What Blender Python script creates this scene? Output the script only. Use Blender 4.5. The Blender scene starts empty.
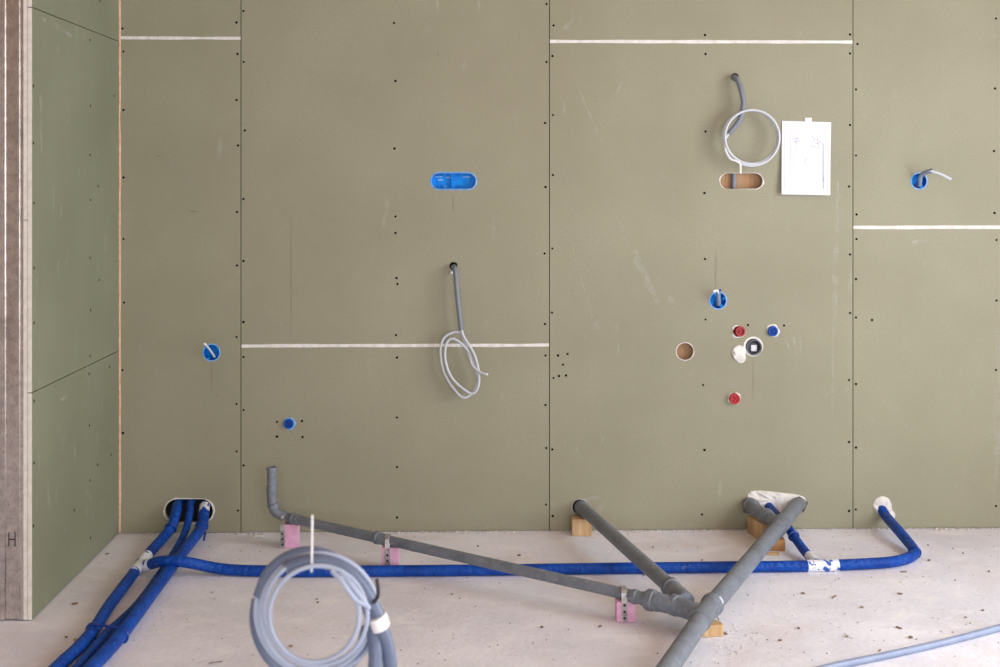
import bpy, bmesh, math, random
from mathutils import Vector, Matrix, noise
from mathutils.geometry import tessellate_polygon
random.seed(7)
scn = bpy.context.scene
COL = scn.collection

# ------------------------------------------------------------------ camera
D, H, YAW, FPX = 4.95, 1.376, math.radians(1.3), 1262.8
PPX, PPY = 500.0, 180.0
cam_d = bpy.data.cameras.new('camera'); cam = bpy.data.objects.new('camera', cam_d); COL.objects.link(cam)
cam.location = (0, -D, H); cam.rotation_euler = (math.pi/2, 0, -YAW)
cam_d.sensor_width = 36.0; cam_d.lens = 36.0*FPX/1000
cam_d.shift_x = 0.0; cam_d.shift_y = -(333.5-PPY)/1000
cam_d.dof.use_dof = True; cam_d.dof.focus_distance = 4.55; cam_d.dof.aperture_fstop = 4.5
cam_d.clip_start = 0.05
scn.camera = cam
CAMP = Vector((0, -D, H))

# ------------------------------------------------------------------ world, light, exposure
wd = bpy.data.worlds.new('world'); scn.world = wd; wd.use_nodes = True
bg = wd.node_tree.nodes['Background']; bg.inputs[0].default_value = (0.80, 0.88, 1.0, 1); bg.inputs[1].default_value = 0.8
scn.view_settings.view_transform = 'Standard'; scn.view_settings.look = 'None'
scn.view_settings.gamma = 1.0; scn.view_settings.use_curve_mapping = False
scn.view_settings.exposure = 0.0
def area(name, loc, target, sx, sy, power, color):
    l = bpy.data.lights.new(name, 'AREA'); l.shape = 'RECTANGLE'; l.size = sx; l.size_y = sy
    l.energy = power; l.color = color
    o = bpy.data.objects.new(name, l); COL.objects.link(o); o.location = loc
    o.rotation_euler = (Vector(target)-Vector(loc)).to_track_quat('-Z', 'Y').to_euler()
    return o
XR, XLL, YF, ZC = 3.0, -3.6, -6.6, 2.75            # right wall, far left wall, front wall, ceiling
WIN_R = (-3.7, -1.1, 0.25, 2.60)                   # window opening in the right wall: y0,y1,z0,z1
WIN_F = (-1.0, 2.6, 0.6, 2.35)                     # window opening in the front wall: x0,x1,z0,z1
area('daylight_right_window', (XR+0.10, (WIN_R[0]+WIN_R[1])/2, (WIN_R[2]+WIN_R[3])/2), (0, (WIN_R[0]+WIN_R[1])/2, 1.45), WIN_R[1]-WIN_R[0], WIN_R[3]-WIN_R[2], 138, (0.92, 0.965, 1.0))
area('daylight_front_window', ((WIN_F[0]+WIN_F[1])/2, YF-0.10, (WIN_F[2]+WIN_F[3])/2), ((WIN_F[0]+WIN_F[1])/2, 0, 1.6), WIN_F[1]-WIN_F[0], WIN_F[3]-WIN_F[2], 130, (0.92, 0.965, 1.0))

# ------------------------------------------------------------------ pixel -> point
def ray(px, py):
    a = (px-PPX)/FPX; b = -(py-PPY)/FPX
    f = Vector((math.sin(YAW), math.cos(YAW), 0)); r = Vector((math.cos(YAW), -math.sin(YAW), 0))
    return f + r*a + Vector((0, 0, 1))*b
def W(px, py, off=0.0):                              # on the back wall, off metres in front of it
    d = ray(px, py); return CAMP + d*((-off-CAMP.y)/d.y)
def F(px, py, z=0.0):                                # on the floor, or z above it
    d = ray(px, py); return CAMP + d*((z-CAMP.z)/d.z)
XL = W(119, 300).x
def L(px, py, off=0.0):                              # on the left wall
    d = ray(px, py); return CAMP + d*((XL+off-CAMP.x)/d.x)
YE = L(32, 617).y                                    # free end of the left wall
PXM = D/FPX                                          # metres per pixel at the back wall

# ------------------------------------------------------------------ materials
def srgb(r, g, b):
    f = lambda c: (c/255/12.92) if c/255 <= 0.04045 else ((c/255+0.055)/1.055)**2.4
    return (f(r), f(g), f(b), 1)
def mat(name, c1, c2=None, scale=8.0, rough=0.7, metal=0.0, bump=0.0, bscale=None, detail=4.0, stretch=(1,1,1), spec=0.5, lo=0.35, hi=0.65, emit=None):
    m = bpy.data.materials.new(name); m.use_nodes = True
    nt = m.node_tree; n = nt.nodes; b = n['Principled BSDF']
    b.inputs['Roughness'].default_value = rough; b.inputs['Metallic'].default_value = metal
    b.inputs['Specular IOR Level'].default_value = spec
    b.inputs['Base Color'].default_value = c1
    tc = n.new('ShaderNodeTexCoord'); mp = n.new('ShaderNodeMapping'); mp.inputs['Scale'].default_value = stretch
    nt.links.new(tc.outputs['Object'], mp.inputs[0])
    if c2:
        t = n.new('ShaderNodeTexNoise'); t.inputs['Scale'].default_value = scale; t.inputs['Detail'].default_value = detail
        nt.links.new(mp.outputs[0], t.inputs['Vector'])
        cr = n.new('ShaderNodeValToRGB'); cr.color_ramp.elements[0].position = lo; cr.color_ramp.elements[1].position = hi
        cr.color_ramp.elements[0].color = c1; cr.color_ramp.elements[1].color = c2
        nt.links.new(t.outputs['Fac'], cr.inputs[0]); nt.links.new(cr.outputs[0], b.inputs['Base Color'])
    if bump:
        t2 = n.new('ShaderNodeTexNoise'); t2.inputs['Scale'].default_value = bscale or scale*4; t2.inputs['Detail'].default_value = 6
        nt.links.new(mp.outputs[0], t2.inputs['Vector'])
        bp = n.new('ShaderNodeBump'); bp.inputs['Strength'].default_value = bump; bp.inputs['Distance'].default_value = 0.01
        nt.links.new(t2.outputs['Fac'], bp.inputs['Height']); nt.links.new(bp.outputs[0], b.inputs['Normal'])
    return m
def add_layer(m, color, scale, lo, hi, amount, stretch=(1,1,1), detail=5.0, offset=(0,0,0), voronoi=False):
    """mix another noise-masked colour over the base colour of m"""
    nt = m.node_tree; n = nt.nodes; b = n['Principled BSDF']
    tc = n.new('ShaderNodeTexCoord'); mp = n.new('ShaderNodeMapping')
    mp.inputs['Scale'].default_value = stretch; mp.inputs['Location'].default_value = offset
    nt.links.new(tc.outputs['Object'], mp.inputs[0])
    t = n.new('ShaderNodeTexNoise'); t.inputs['Scale'].default_value = scale; t.inputs['Detail'].default_value = detail
    nt.links.new(mp.outputs[0], t.inputs['Vector'])
    r = n.new('ShaderNodeMapRange'); r.inputs[1].default_value = lo; r.inputs[2].default_value = hi
    r.inputs[3].default_value = 0; r.inputs[4].default_value = amount; r.clamp = True
    nt.links.new(t.outputs['Fac'], r.inputs[0])
    mx = n.new('ShaderNodeMix'); mx.data_type = 'RGBA'
    src = b.inputs['Base Color'].links[0].from_socket if b.inputs['Base Color'].links else None
    if src: nt.links.new(src, mx.inputs[6])
    else: mx.inputs[6].default_value = b.inputs['Base Color'].default_value
    mx.inputs[7].default_value = color
    nt.links.new(r.outputs[0], mx.inputs[0]); nt.links.new(mx.outputs[2], b.inputs['Base Color'])
    return m
M = {}
M['gyp'] = mat('green_gypsum_paper', srgb(145,142,119), srgb(153,150,127), 2.2, rough=0.62, bump=0.04, bscale=220)
add_layer(M['gyp'], srgb(162,159,142), 26, 0.60, 0.80, 0.35, stretch=(1,1,0.6))
add_layer(M['gyp'], srgb(132,126,106), 150, 0.45, 0.7, 0.4, detail=2)
add_layer(M['gyp'], srgb(140,132,111), 1.1, 0.5, 0.75, 0.35, offset=(3,1,2))
add_layer(M['gyp'], srgb(186,184,170), 9, 0.68, 0.76, 0.35, stretch=(2.2,1,0.5), offset=(9,2,5), detail=9)
M['gypl'] = mat('green_gypsum_paper_greener', srgb(128,131,109), srgb(136,139,117), 2.4, rough=0.62, bump=0.04, bscale=220)
add_layer(M['gypl'], srgb(180,182,166), 12, 0.64, 0.78, 0.4, stretch=(1,2.0,0.7), detail=9)
M['core'] = mat('white_gypsum_core', srgb(235,230,222), srgb(222,214,204), 40, rough=0.85, bump=0.2, bscale=150)
M['plaster'] = mat('white_filler_plaster', srgb(236,233,230), srgb(216,211,206), 30, rough=0.85, bump=0.5, bscale=70)
M['osb'] = mat('brown_wood_backing', srgb(164,124,88), srgb(184,144,106), 30, rough=0.7, stretch=(1,1,0.15))
M['masonry'] = mat('masonry_with_cavity_shade', srgb(62,58,54), rough=0.9)  # shade inside the wall openings is put into this dark colour
M['floor'] = mat('cement_screed', srgb(222,222,233), srgb(240,240,250), 2.6, rough=0.8, bump=0.25, bscale=45, detail=8)
add_layer(M['floor'], srgb(220,212,212), 3.0, 0.50, 0.72, 0.6, offset=(2,7,1), detail=8)
add_layer(M['floor'], srgb(246,246,250), 9.0, 0.52, 0.70, 0.6, stretch=(0.8,1.3,1), offset=(5,1,1), detail=10)
add_layer(M['floor'], srgb(166,150,140), 46, 0.62, 0.76, 0.32, detail=5)
M['white'] = mat('white_painted_wall', srgb(228,226,222), srgb(220,218,214), 3, rough=0.85)
M['tan'] = mat('tan_wood_sheathing', srgb(186,146,110), srgb(166,124,88), 6, rough=0.7, stretch=(1,1,0.3))
M['steel'] = mat('galvanised_steel', srgb(220,214,210), srgb(196,190,188), 35, rough=0.28, metal=1.0, bump=0.03, bscale=60)
add_layer(M['steel'], srgb(120,114,110), 160, 0.50, 0.66, 0.3, stretch=(1,1,0.6), detail=3)
add_layer(M['steel'], srgb(86,76,76), 1.6, 0.54, 0.62, 0.4, stretch=(1,1,2.0), detail=8, offset=(0,0,0.4))
M['strap'] = mat('steel_strap', srgb(190,188,188), srgb(140,138,138), 60, rough=0.45, metal=0.6)
M['foam'] = mat('orange_expanding_foam', srgb(222,172,138), srgb(234,202,174), 60, rough=0.8, bump=0.4, bscale=120)
M['screw'] = mat('black_screw', srgb(12,11,10), rough=0.85, spec=0.1)
M['blue'] = mat('blue_pipe_insulation', srgb(0,74,172), srgb(0,58,146), 14, rough=0.5, bump=1.0, bscale=55, spec=0.3)
add_layer(M['blue'], srgb(50,120,215), 40, 0.60, 0.76, 0.35)
add_layer(M['blue'], srgb(170,185,215), 16, 0.70, 0.80, 0.6, offset=(4,4,4), detail=8)
M['bluetape'] = mat('white_blue_printed_tape', srgb(226,230,238), srgb(40,84,176), 38, rough=0.5, bump=0.3, bscale=60, lo=0.57, hi=0.61, detail=2)
M['bluedark'] = mat('blue_cable_tie', srgb(10,50,140), rough=0.4)
M['boxblue'] = mat('blue_box_plastic', srgb(0,142,230), srgb(0,124,214), 50, rough=0.45, spec=0.15)
M['boxrim'] = mat('pale_blue_box_edge', srgb(84,150,222), srgb(140,184,230), 60, rough=0.5)
M['plugblue'] = mat('dark_blue_plug_plastic', srgb(4,72,168), rough=0.4, spec=0.3)
M['red'] = mat('red_plug_plastic', srgb(196,44,58), srgb(178,30,44), 40, rough=0.4)
M['darkred'] = mat('dark_red_plug_plastic', srgb(160,24,34), rough=0.4)
M['pvc'] = mat('grey_drain_plastic', srgb(120,128,140), srgb(104,110,120), 12, rough=0.5, bump=0.06, bscale=90)
add_layer(M['pvc'], srgb(150,152,156), 75, 0.52, 0.72, 0.55, detail=8)
M['conduit'] = mat('grey_conduit_plastic', srgb(124,130,142), srgb(114,120,132), 30, rough=0.45)
M['conduitlight'] = mat('pale_grey_conduit_plastic', srgb(140,152,180), srgb(130,142,170), 20, rough=0.45)
M['conduitblue'] = mat('blue_grey_conduit_plastic', srgb(104,116,142), srgb(94,106,132), 20, rough=0.42)
M['cable'] = mat('light_grey_cable', srgb(198,203,212), rough=0.45)
M['cablew'] = mat('white_cable', srgb(232,232,232), rough=0.45)
M['cablep'] = mat('pale_blue_grey_cable', srgb(170,181,204), rough=0.42)
M['copper'] = mat('copper_wire', srgb(200,140,100), rough=0.4, metal=0.6)
M['pink'] = mat('pink_foam_block', srgb(236,186,216), srgb(224,168,204), 40, rough=0.85, bump=0.2, bscale=150)
M['wood'] = mat('raw_softwood', srgb(216,184,144), srgb(184,146,102), 40, rough=0.7, stretch=(1,1,0.15), bump=0.1, bscale=60)
M['wooddark'] = mat('orange_softwood', srgb(186,138,86), srgb(154,106,60), 26, rough=0.65, stretch=(0.15,1,1), bump=0.1, bscale=60)
M['paper'] = mat('white_paper', srgb(232,232,242), rough=0.8)
M['ink'] = mat('faint_print', srgb(196,200,214), rough=0.8)
M['inkdark'] = mat('grey_print', srgb(130,136,156), rough=0.8)
M['pencil'] = mat('pencil_grey', srgb(132,126,107), rough=0.8)
M['tape'] = mat('white_tape', srgb(244,242,240), rough=0.5)
M['mark'] = mat('black_marker', srgb(44,44,48), rough=0.7)
M['dark'] = mat('dark_rubber_and_gap_shade', srgb(40,40,44), rough=0.6)
M['crumb'] = mat('brown_crumbs', srgb(112,92,78), srgb(150,130,112), 30, rough=0.9)
M['crumbw'] = mat('pale_crumbs', srgb(224,220,216), srgb(198,190,184), 30, rough=0.9)
def scuff_mat():
    m = mat('chalky_scuff', srgb(214,212,200), rough=0.8)
    nt = m.node_tree; n = nt.nodes
    tc = n.new('ShaderNodeTexCoord'); t = n.new('ShaderNodeTexNoise'); t.inputs['Scale'].default_value = 28; t.inputs['Detail'].default_value = 3
    nt.links.new(tc.outputs['Object'], t.inputs['Vector'])
    r = n.new('ShaderNodeMapRange'); r.inputs[1].default_value = 0.42; r.inputs[2].default_value = 0.72; r.inputs[3].default_value = 0; r.inputs[4].default_value = 0.36
    nt.links.new(t.outputs['Fac'], r.inputs[0]); nt.links.new(r.outputs[0], n['Principled BSDF'].inputs['Alpha'])
    return m
M['scuff'] = scuff_mat()

# ------------------------------------------------------------------ mesh helpers
def link(name, me, m, parent=None, smooth=False):
    o = bpy.data.objects.new(name, me); COL.objects.link(o)
    for k in (m if isinstance(m, (list, tuple)) else [m]):
        if k is not None and len(me.materials) < (len(m) if isinstance(m, (list, tuple)) else 1): me.materials.append(k)
    if smooth:
        for p in me.polygons: p.use_smooth = True
    if parent: o.parent = parent
    return o
def tag(o, label=None, cat=None, group=None, kind=None):
    if label: o['label'] = label
    if cat: o['category'] = cat
    if group: o['group'] = group
    if kind: o['kind'] = kind
    return o
def thing(name, label, cat, loc=(0,0,0), group=None):
    o = bpy.data.objects.new(name, None); COL.objects.link(o); o.location = loc; o.empty_display_size = 0.05
    return tag(o, label, cat, group)
def fin(name, bm, m, parent=None, smooth=True, angle=40):
    """bmesh in world coordinates -> object; local coordinates relative to the parent's location"""
    bmesh.ops.recalc_face_normals(bm, faces=bm.faces)
    q = parent; off = Vector((0, 0, 0))
    while q is not None: off += q.location; q = q.parent
    bmesh.ops.translate(bm, verts=bm.verts, vec=-off)
    me = bpy.data.meshes.new(name); bm.to_mesh(me); bm.free()
    o = link(name, me, m, parent)
    if smooth:
        for p in me.polygons: p.use_smooth = True
        me.set_sharp_from_angle(angle=math.radians(angle))
    return o
def spline(pts, n=8, closed=False):
    P = [Vector(p) for p in pts]; out = []; N = len(P)
    rng = range(N) if closed else range(N-1)
    for i in rng:
        if closed: a, b, c, d = P[(i-1)%N], P[i], P[(i+1)%N], P[(i+2)%N]
        else:
            b, c = P[i], P[i+1]
            a = P[i-1] if i > 0 else b*2-c
            d = P[i+2] if i+2 < N else c*2-b
        for k in range(n):
            t = k/n; t2 = t*t; t3 = t2*t
            out.append(0.5*((2*b)+(c-a)*t+(2*a-5*b+4*c-d)*t2+(3*b-a-3*c+d)*t3))
    if not closed: out.append(P[-1])
    return out
def tube(bm, pts, r, seg=14, caps=True, closed=False, inner=None):
    """sweep a ring along pts; r may be a number or a list"""
    pts = [Vector(p) for p in pts]; N = len(pts)
    R = r if isinstance(r, (list, tuple)) else [r]*N
    T = []
    for i in range(N):
        if closed: t = pts[(i+1)%N]-pts[i-1]
        else: t = pts[min(i+1, N-1)]-pts[max(i-1, 0)]
        T.append(t.normalized() if t.length > 1e-9 else (T[-1] if T else Vector((0,0,1))))
    u = T[0].orthogonal().normalized(); rings = []
    for i in range(N):
        if i > 0:
            u = (T[i-1].rotation_difference(T[i]) @ u); u = (u - T[i]*u.dot(T[i])).normalized()
        v = T[i].cross(u)
        rings.append([bm.verts.new(pts[i]+(u*math.cos(2*math.pi*k/seg)+v*math.sin(2*math.pi*k/seg))*R[i]) for k in range(seg)])
    for i in range(N if closed else N-1):
        a, b = rings[i], rings[(i+1)%N]
        off = 0
        if closed and i == N-1:
            off = min(range(seg), key=lambda s: (b[s].co-a[0].co).length)
        for k in range(seg):
            bm.faces.new((a[k], a[(k+1)%seg], b[(k+1+off)%seg], b[(k+off)%seg]))
    if caps and not closed:
        bm.faces.new(rings[0][::-1]); bm.faces.new(rings[-1])
    return rings
def lathe(bm, p, d, prof, seg=24, capA=True, capB=True):
    """revolve (t, r) profile about axis p + d*t"""
    d = Vector(d).normalized(); p = Vector(p); u = d.orthogonal().normalized(); v = d.cross(u)
    rings = [[bm.verts.new(p+d*t+(u*math.cos(2*math.pi*k/seg)+v*math.sin(2*math.pi*k/seg))*max(r, 1e-4)) for k in range(seg)] for t, r in prof]
    for a, b in zip(rings, rings[1:]):
        for k in range(seg): bm.faces.new((a[k], a[(k+1)%seg], b[(k+1)%seg], b[k]))
    if capA: bm.faces.new(rings[0][::-1])
    if capB: bm.faces.new(rings[-1])
def box(bm, c, s, rz=0.0, bev=0.0, mtx=None):
    r = bmesh.ops.create_cube(bm, size=1.0)
    vs = r['verts']
    bmesh.ops.scale(bm, verts=vs, vec=s)
    if bev:
        es = list({e for v in vs for e in v.link_edges})
        rr = bmesh.ops.bevel(bm, geom=es, offset=bev, segments=2, affect='EDGES', profile=0.5)
        vs = list({v for f in rr['faces'] for v in f.verts} | {v for v in vs if v.is_valid})
    if mtx is not None: bmesh.ops.transform(bm, matrix=mtx, verts=vs)
    if rz: bmesh.ops.rotate(bm, cent=(0,0,0), matrix=Matrix.Rotation(rz, 3, 'Z'), verts=vs)
    bmesh.ops.translate(bm, verts=vs, vec=c)
    return vs
def slab(name, outer, holes, to_world, thick, mats, parent, edge_white=None):
    """flat slab with holes. outer/holes: lists of (u, v). to_world(u, v, w) with w = depth behind the face."""
    loops = [outer]+holes
    flat = [p for lp in loops for p in lp]
    tris = tessellate_polygon([[Vector((p[0], p[1], 0)) for p in lp] for lp in loops])
    n = len(flat)
    V = [to_world(u, v, 0) for u, v in flat]+[to_world(u, v, thick) for u, v in flat]
    V = [Vector(v)-(parent.location if parent else Vector()) for v in V]
    faces = [tuple(t) for t in tris]+[tuple(n+i for i in reversed(t)) for t in tris]; mi = [0]*len(faces)
    k = 0
    for li, lp in enumerate(loops):
        m = len(lp)
        for i in range(m):
            a, b = k+i, k+(i+1)%m
            faces.append((a, n+a, n+b, b))
            if li > 0: mi.append(1)
            else: mi.append(1 if (edge_white is None or edge_white(flat[a], flat[b])) else 0)
        k += m
    me = bpy.data.meshes.new(name); me.from_pydata([tuple(v) for v in V], [], faces)
    for p, i in zip(me.polygons, mi): p.material_index = min(i, len(mats)-1)
    bm = bmesh.new(); bm.from_mesh(me); bmesh.ops.recalc_face_normals(bm, faces=bm.faces); bm.to_mesh(me); bm.free()
    return link(name, me, mats, parent)
def sheet_strip(bm, rows, nrm, th):
    """rows: lists of points (a grid); a thin plate of thickness th along nrm (a vector, or a list with one per row)"""
    R_, C_ = len(rows), len(rows[0])
    off = (lambda i: Vector(nrm[i])*th) if isinstance(nrm, list) else (lambda i: Vector(nrm)*th)
    A = [[bm.verts.new(p) for p in r] for r in rows]; B = [[bm.verts.new(Vector(p)+off(i)) for p in r] for i, r in enumerate(rows)]
    for i in range(R_-1):
        for j in range(C_-1):
            bm.faces.new((A[i][j], A[i][j+1], A[i+1][j+1], A[i+1][j])); bm.faces.new((B[i][j], B[i+1][j], B[i+1][j+1], B[i][j+1]))
        bm.faces.new((A[i][0], A[i+1][0], B[i+1][0], B[i][0])); bm.faces.new((A[i][-1], B[i][-1], B[i+1][-1], A[i+1][-1]))
    for j in range(C_-1):
        bm.faces.new((A[0][j], B[0][j], B[0][j+1], A[0][j+1])); bm.faces.new((A[-1][j], A[-1][j+1], B[-1][j+1], B[-1][j]))
def row_normals(P, axis):
    out = []
    for i in range(len(P)):
        t_ = Vector(P[min(i+1, len(P)-1)])-Vector(P[max(i-1, 0)]); out.append(t_.cross(Vector(axis)).normalized())
    return out
def circ(cx, cy, r, n=24, jit=0.0):
    return [(cx+math.cos(2*math.pi*k/n)*r*(1+random.uniform(-jit, jit)), cy+math.sin(2*math.pi*k/n)*r*(1+random.uniform(-jit, jit))) for k in range(n)]
def stadium(cx, cy, w, h, n=10, jit=0.0):
    r = h/2; a = w/2-r; out = []
    for s, c in ((1, a), (-1, -a)):
        for k in range(n+1):
            t = -math.pi/2+math.pi*k/n
            out.append((cx+c+s*r*math.cos(t), cy+s*r*math.sin(t)))
    return [(x+random.uniform(-jit, jit), y+random.uniform(-jit, jit)) for x, y in out]
def wz(px, py): p = W(px, py); return (p.x, p.z)
Yn = Vector((0, -1, 0))

# ------------------------------------------------------------------ the room
def plain_box(name, lo, hi, m, parent=None, kind='structure'):
    bm = bmesh.new(); c = [(a+b)/2 for a, b in zip(lo, hi)]; box(bm, c, [b-a for a, b in zip(lo, hi)])
    o = fin(name, bm, m, parent, smooth=False)
    if not parent: o['kind'] = kind
    return o
# floor: a finely divided screed with slight unevenness
bm = bmesh.new()
bmesh.ops.create_grid(bm, x_segments=150, y_segments=172, size=0.5)
for v in bm.verts:
    v.co.x = XLL+(v.co.x+0.5)*(XR-XLL); v.co.y = YF+(v.co.y+0.5)*(0.14-YF)
    v.co.z = noise.noise(Vector((v.co.x*2.3, v.co.y*2.3, 0)))*0.0012-0.0012
floor = fin('floor', bm, M['floor']); tag(floor, kind='structure')
tag(plain_box('ceiling', (XLL, YF, ZC), (XR, 0.2, ZC+0.15), M['tan']))
def holed_wall(name, lo, hi, win, axis, m):
    """wall slab with one rectangular opening"""
    outer = [(lo[0], lo[1]), (hi[0], lo[1]), (hi[0], hi[1]), (lo[0], hi[1])]
    a0, a1, z0, z1 = win
    hole = [(a0, z0), (a1, z0), (a1, z1), (a0, z1)]
    if axis == 'x': f = lambda u, v, w: (XR+w, u, v)
    else: f = lambda u, v, w: (u, YF-w, v)
    o = slab(name, outer, [hole], f, 0.2, [m, m], None); o['kind'] = 'structure'
    return o
holed_wall('wall_right', (YF, -0.01), (0.2, ZC), WIN_R, 'x', M['tan'])
holed_wall('wall_front', (XLL, -0.01), (XR, ZC), WIN_F, 'y', M['tan'])
plain_box('wall_far_left', (XLL-0.2, YF, -0.01), (XLL, 0.2, ZC), M['white'])
def window_frame(name, win, axis):
    bm = bmesh.new(); a0, a1, z0, z1 = win; t = 0.06
    def bar(u0, u1, v0, v1):
        if axis == 'x': box(bm, (XR+0.05, (u0+u1)/2, (v0+v1)/2), (0.05, u1-u0, v1-v0))
        else: box(bm, ((u0+u1)/2, YF-0.05, (v0+v1)/2), (u1-u0, 0.05, v1-v0))
    bar(a0, a1, z0, z0+t); bar(a0, a1, z1-t, z1); bar(a0, a0+t, z0+t, z1-t); bar(a1-t, a1, z0+t, z1-t); bar((a0+a1)/2-t/2, (a0+a1)/2+t/2, z0+t, z1-t)
    o = fin(name, bm, M['white'], smooth=False); o['kind'] = 'structure'
window_frame('window_1', WIN_R, 'x'); window_frame('window_2', WIN_F, 'y')

plain_box('wall_left_passage', (XLL, 0.0, 0.0), (XL-0.21, 0.2, ZC), M['white'])
# ------------------------------------------------------------------ back wall: backing, green boards, joints, screws
wall_back = plain_box('wall_back', (XL-0.2, 0.125, 0), (XR, 0.2, ZC), M['masonry'])
X241, X549, X853 = wz(241, 280)[0], wz(549.5, 280)[0], wz(853, 280)[0]
ZJ1, ZJ3, ZJ5, ZJ7 = wz(180, 38)[1], wz(395, 345.5)[1], wz(700, 41.7)[1], wz(925, 227.3)[1]
g = 0.0016; G = 0.0045                                # half gaps: papered seams, cut joints
sl_box = stadium(*wz(453.5, 181), 46*PXM, 17*PXM)
sl_cable = stadium(*wz(741.5, 181), 44*PXM, 16*PXM, jit=0.0012)
sl_pipes = stadium(*wz(189, 511), 50*PXM, 25*PXM, jit=0.0015)
def rc(px, py, rpx, jit=0.0, n=24): x, z = wz(px, py); return circ(x, z, rpx*PXM, n, jit)
irregular = [wz(*p) for p in [(743,512),(747,503),(752,493),(760,491),(775,492),(790,494),(802,496),(808,503),(804,512),(790,514),(770,515),(755,517)]][::-1]
HB = {
 2: [rc(211.5,352.5,9), sl_pipes],
 3: [sl_box, rc(453.5,266,4,0.05)],
 4: [rc(289,423.5,5.2)],
 6: [rc(735,77,4,0.05), sl_cable, rc(718,300.5,9.2), rc(738.5,331.5,5.6), rc(772.5,331,5.5), rc(685,351.5,8.8,0.03), rc(754,347,9.6), rc(734.3,398.4,5.6), rc(580,507,8.0,0.04), irregular],
 7: [rc(919,181,8.8)],
 8: [rc(881.5,508,6.5)],
}
def bw(u, v, w): return (u, w, v)
def board(rect, holes, label):
    x0, x1, z0, z1 = rect
    ew = lambda a, b: abs(a[1]-b[1]) < 1e-6
    o = slab('gypsum_board', [(x0, z0), (x1, z0), (x1, z1), (x0, z1)], holes, bw, 0.0125, [M['gyp'], M['core']], wall_back, ew)
    o['label'] = label
    return o
ZT = ZC-0.005; Z0 = 0.002
boards = {
 1: board((XL+0.002, X241-g, ZJ1+G, ZT), [], 'narrow upper board left of the first seam'),
 2: board((XL+0.002, X241-g, Z0, ZJ1-G), HB[2], 'narrow tall board beside the foamed corner'),
 3: board((X241+g, X549-g, ZJ3+G, ZT), HB[3], 'tall board with the oblong blue box'),
 4: board((X241+g, X549-g, Z0, ZJ3-G), HB[4], 'low board with the small blue plug'),
 5: board((X549+g, X853-g, ZJ5+G, ZT), [], 'upper board above the paper sheet'),
 6: board((X549+g, X853-g, Z0, ZJ5-G), HB[6], 'tall board with the red plugs'),
 7: board((X853+g, XR-0.002, ZJ7+G, ZT), HB[7], 'upper right board with a blue round box'),
 8: board((X853+g, XR-0.002, Z0, ZJ7-G), HB[8], 'lower right board with plastered blue pipe'),
}
# brown wood layer behind the boards, with holes where boxes and pipes go through
bigger = lambda px, py, r: rc(px, py, r, n=16)
hp = [bigger(211.5,352.5,10.5), stadium(*wz(189, 511), 52*PXM, 27*PXM), stadium(*wz(453.5, 181), 49*PXM, 20*PXM), bigger(453.5,266,5), bigger(289,423.5,8), bigger(735,77,5),
      bigger(718,300.5,10.5), bigger(738.5,331.5,8.5), bigger(772.5,331,8), bigger(754,347,11), bigger(734.5,398.5,8.5), bigger(580,507,11), bigger(752,503,11), bigger(799,503,11), bigger(768,503,5), bigger(919,181,10), bigger(881,507,10)]
slab('wood_backing', [(XL-0.19, 0.002), (XR, 0.002), (XR, ZT), (XL-0.19, ZT)], hp, lambda u, v, w: (u, 0.036+w, v), 0.018, [M['osb'], M['osb']], wall_back)
def joint(x0, x1, z, hw, name='plaster_joint'):
    bm = bmesh.new(); n = 40; rows = []
    for i in range(n+1):
        x = x0+(x1-x0)*i/n
        a = hw*(1+0.25*noise.noise(Vector((x*9, z*5, 0)))+0.1*noise.noise(Vector((x*60, z*5, 3))))
        dz = 0.0012*noise.noise(Vector((x*4, z, 9)))
        rows.append([bm.verts.new((x, y, z+dz+s*a)) for s, y in ((-1.0, -0.0004), (-0.3, -0.0012), (0.3, -0.0012), (1.0, -0.0004), (1.0, 0.006), (-1.0, 0.006))])
    for a, b in zip(rows, rows[1:]):
        for k in range(6): bm.faces.new((a[k], a[(k+1)%6], b[(k+1)%6], b[k]))
    bm.faces.new(rows[0]); bm.faces.new(rows[-1][::-1])
    return fin(name, bm, M['plaster'], wall_back)
joint(XL+0.006, X241-g, ZJ1, 0.0058); joint(X241+g, X549-g, ZJ3, 0.0062)
joint(X549+g, X853-g, ZJ5, 0.0062); joint(X853+g, XR-0.004, ZJ7, 0.0068)
# orange foam bead in the corner
bm = bmesh.new(); P = []; R = []
n = 240
for i in range(n+1):
    z = 0.004+(ZT-0.006)*i/n
    a = noise.noise(Vector((0, 0, z*9))); b = noise.noise(Vector((5, 0, z*55)))
    lump = max(0, noise.noise(Vector((2, 8, z*3.1)))-0.15)
    P.append((XL+0.003+0.002*a, -0.002-0.0015*b, z)); R.append(0.0043+0.0012*a+0.0014*b+0.007*lump*(0.5+abs(b)))
tube(bm, P, R, 8)
tag(fin('foam_bead', bm, M['foam'], wall_back), 'orange expanding foam in the corner')
def crumb(bm, p, r, flat=0.6, seed=0):
    q = bmesh.ops.create_icosphere(bm, subdivisions=1, radius=r)
    rot = Matrix.Rotation(random.uniform(0, 6.28), 3, 'Z') @ Matrix.Diagonal((random.uniform(0.7, 1.5), random.uniform(0.7, 1.2), flat))
    for v in q['verts']: v.co = rot @ (v.co*random.uniform(0.75, 1.2)) + Vector(p)

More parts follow.
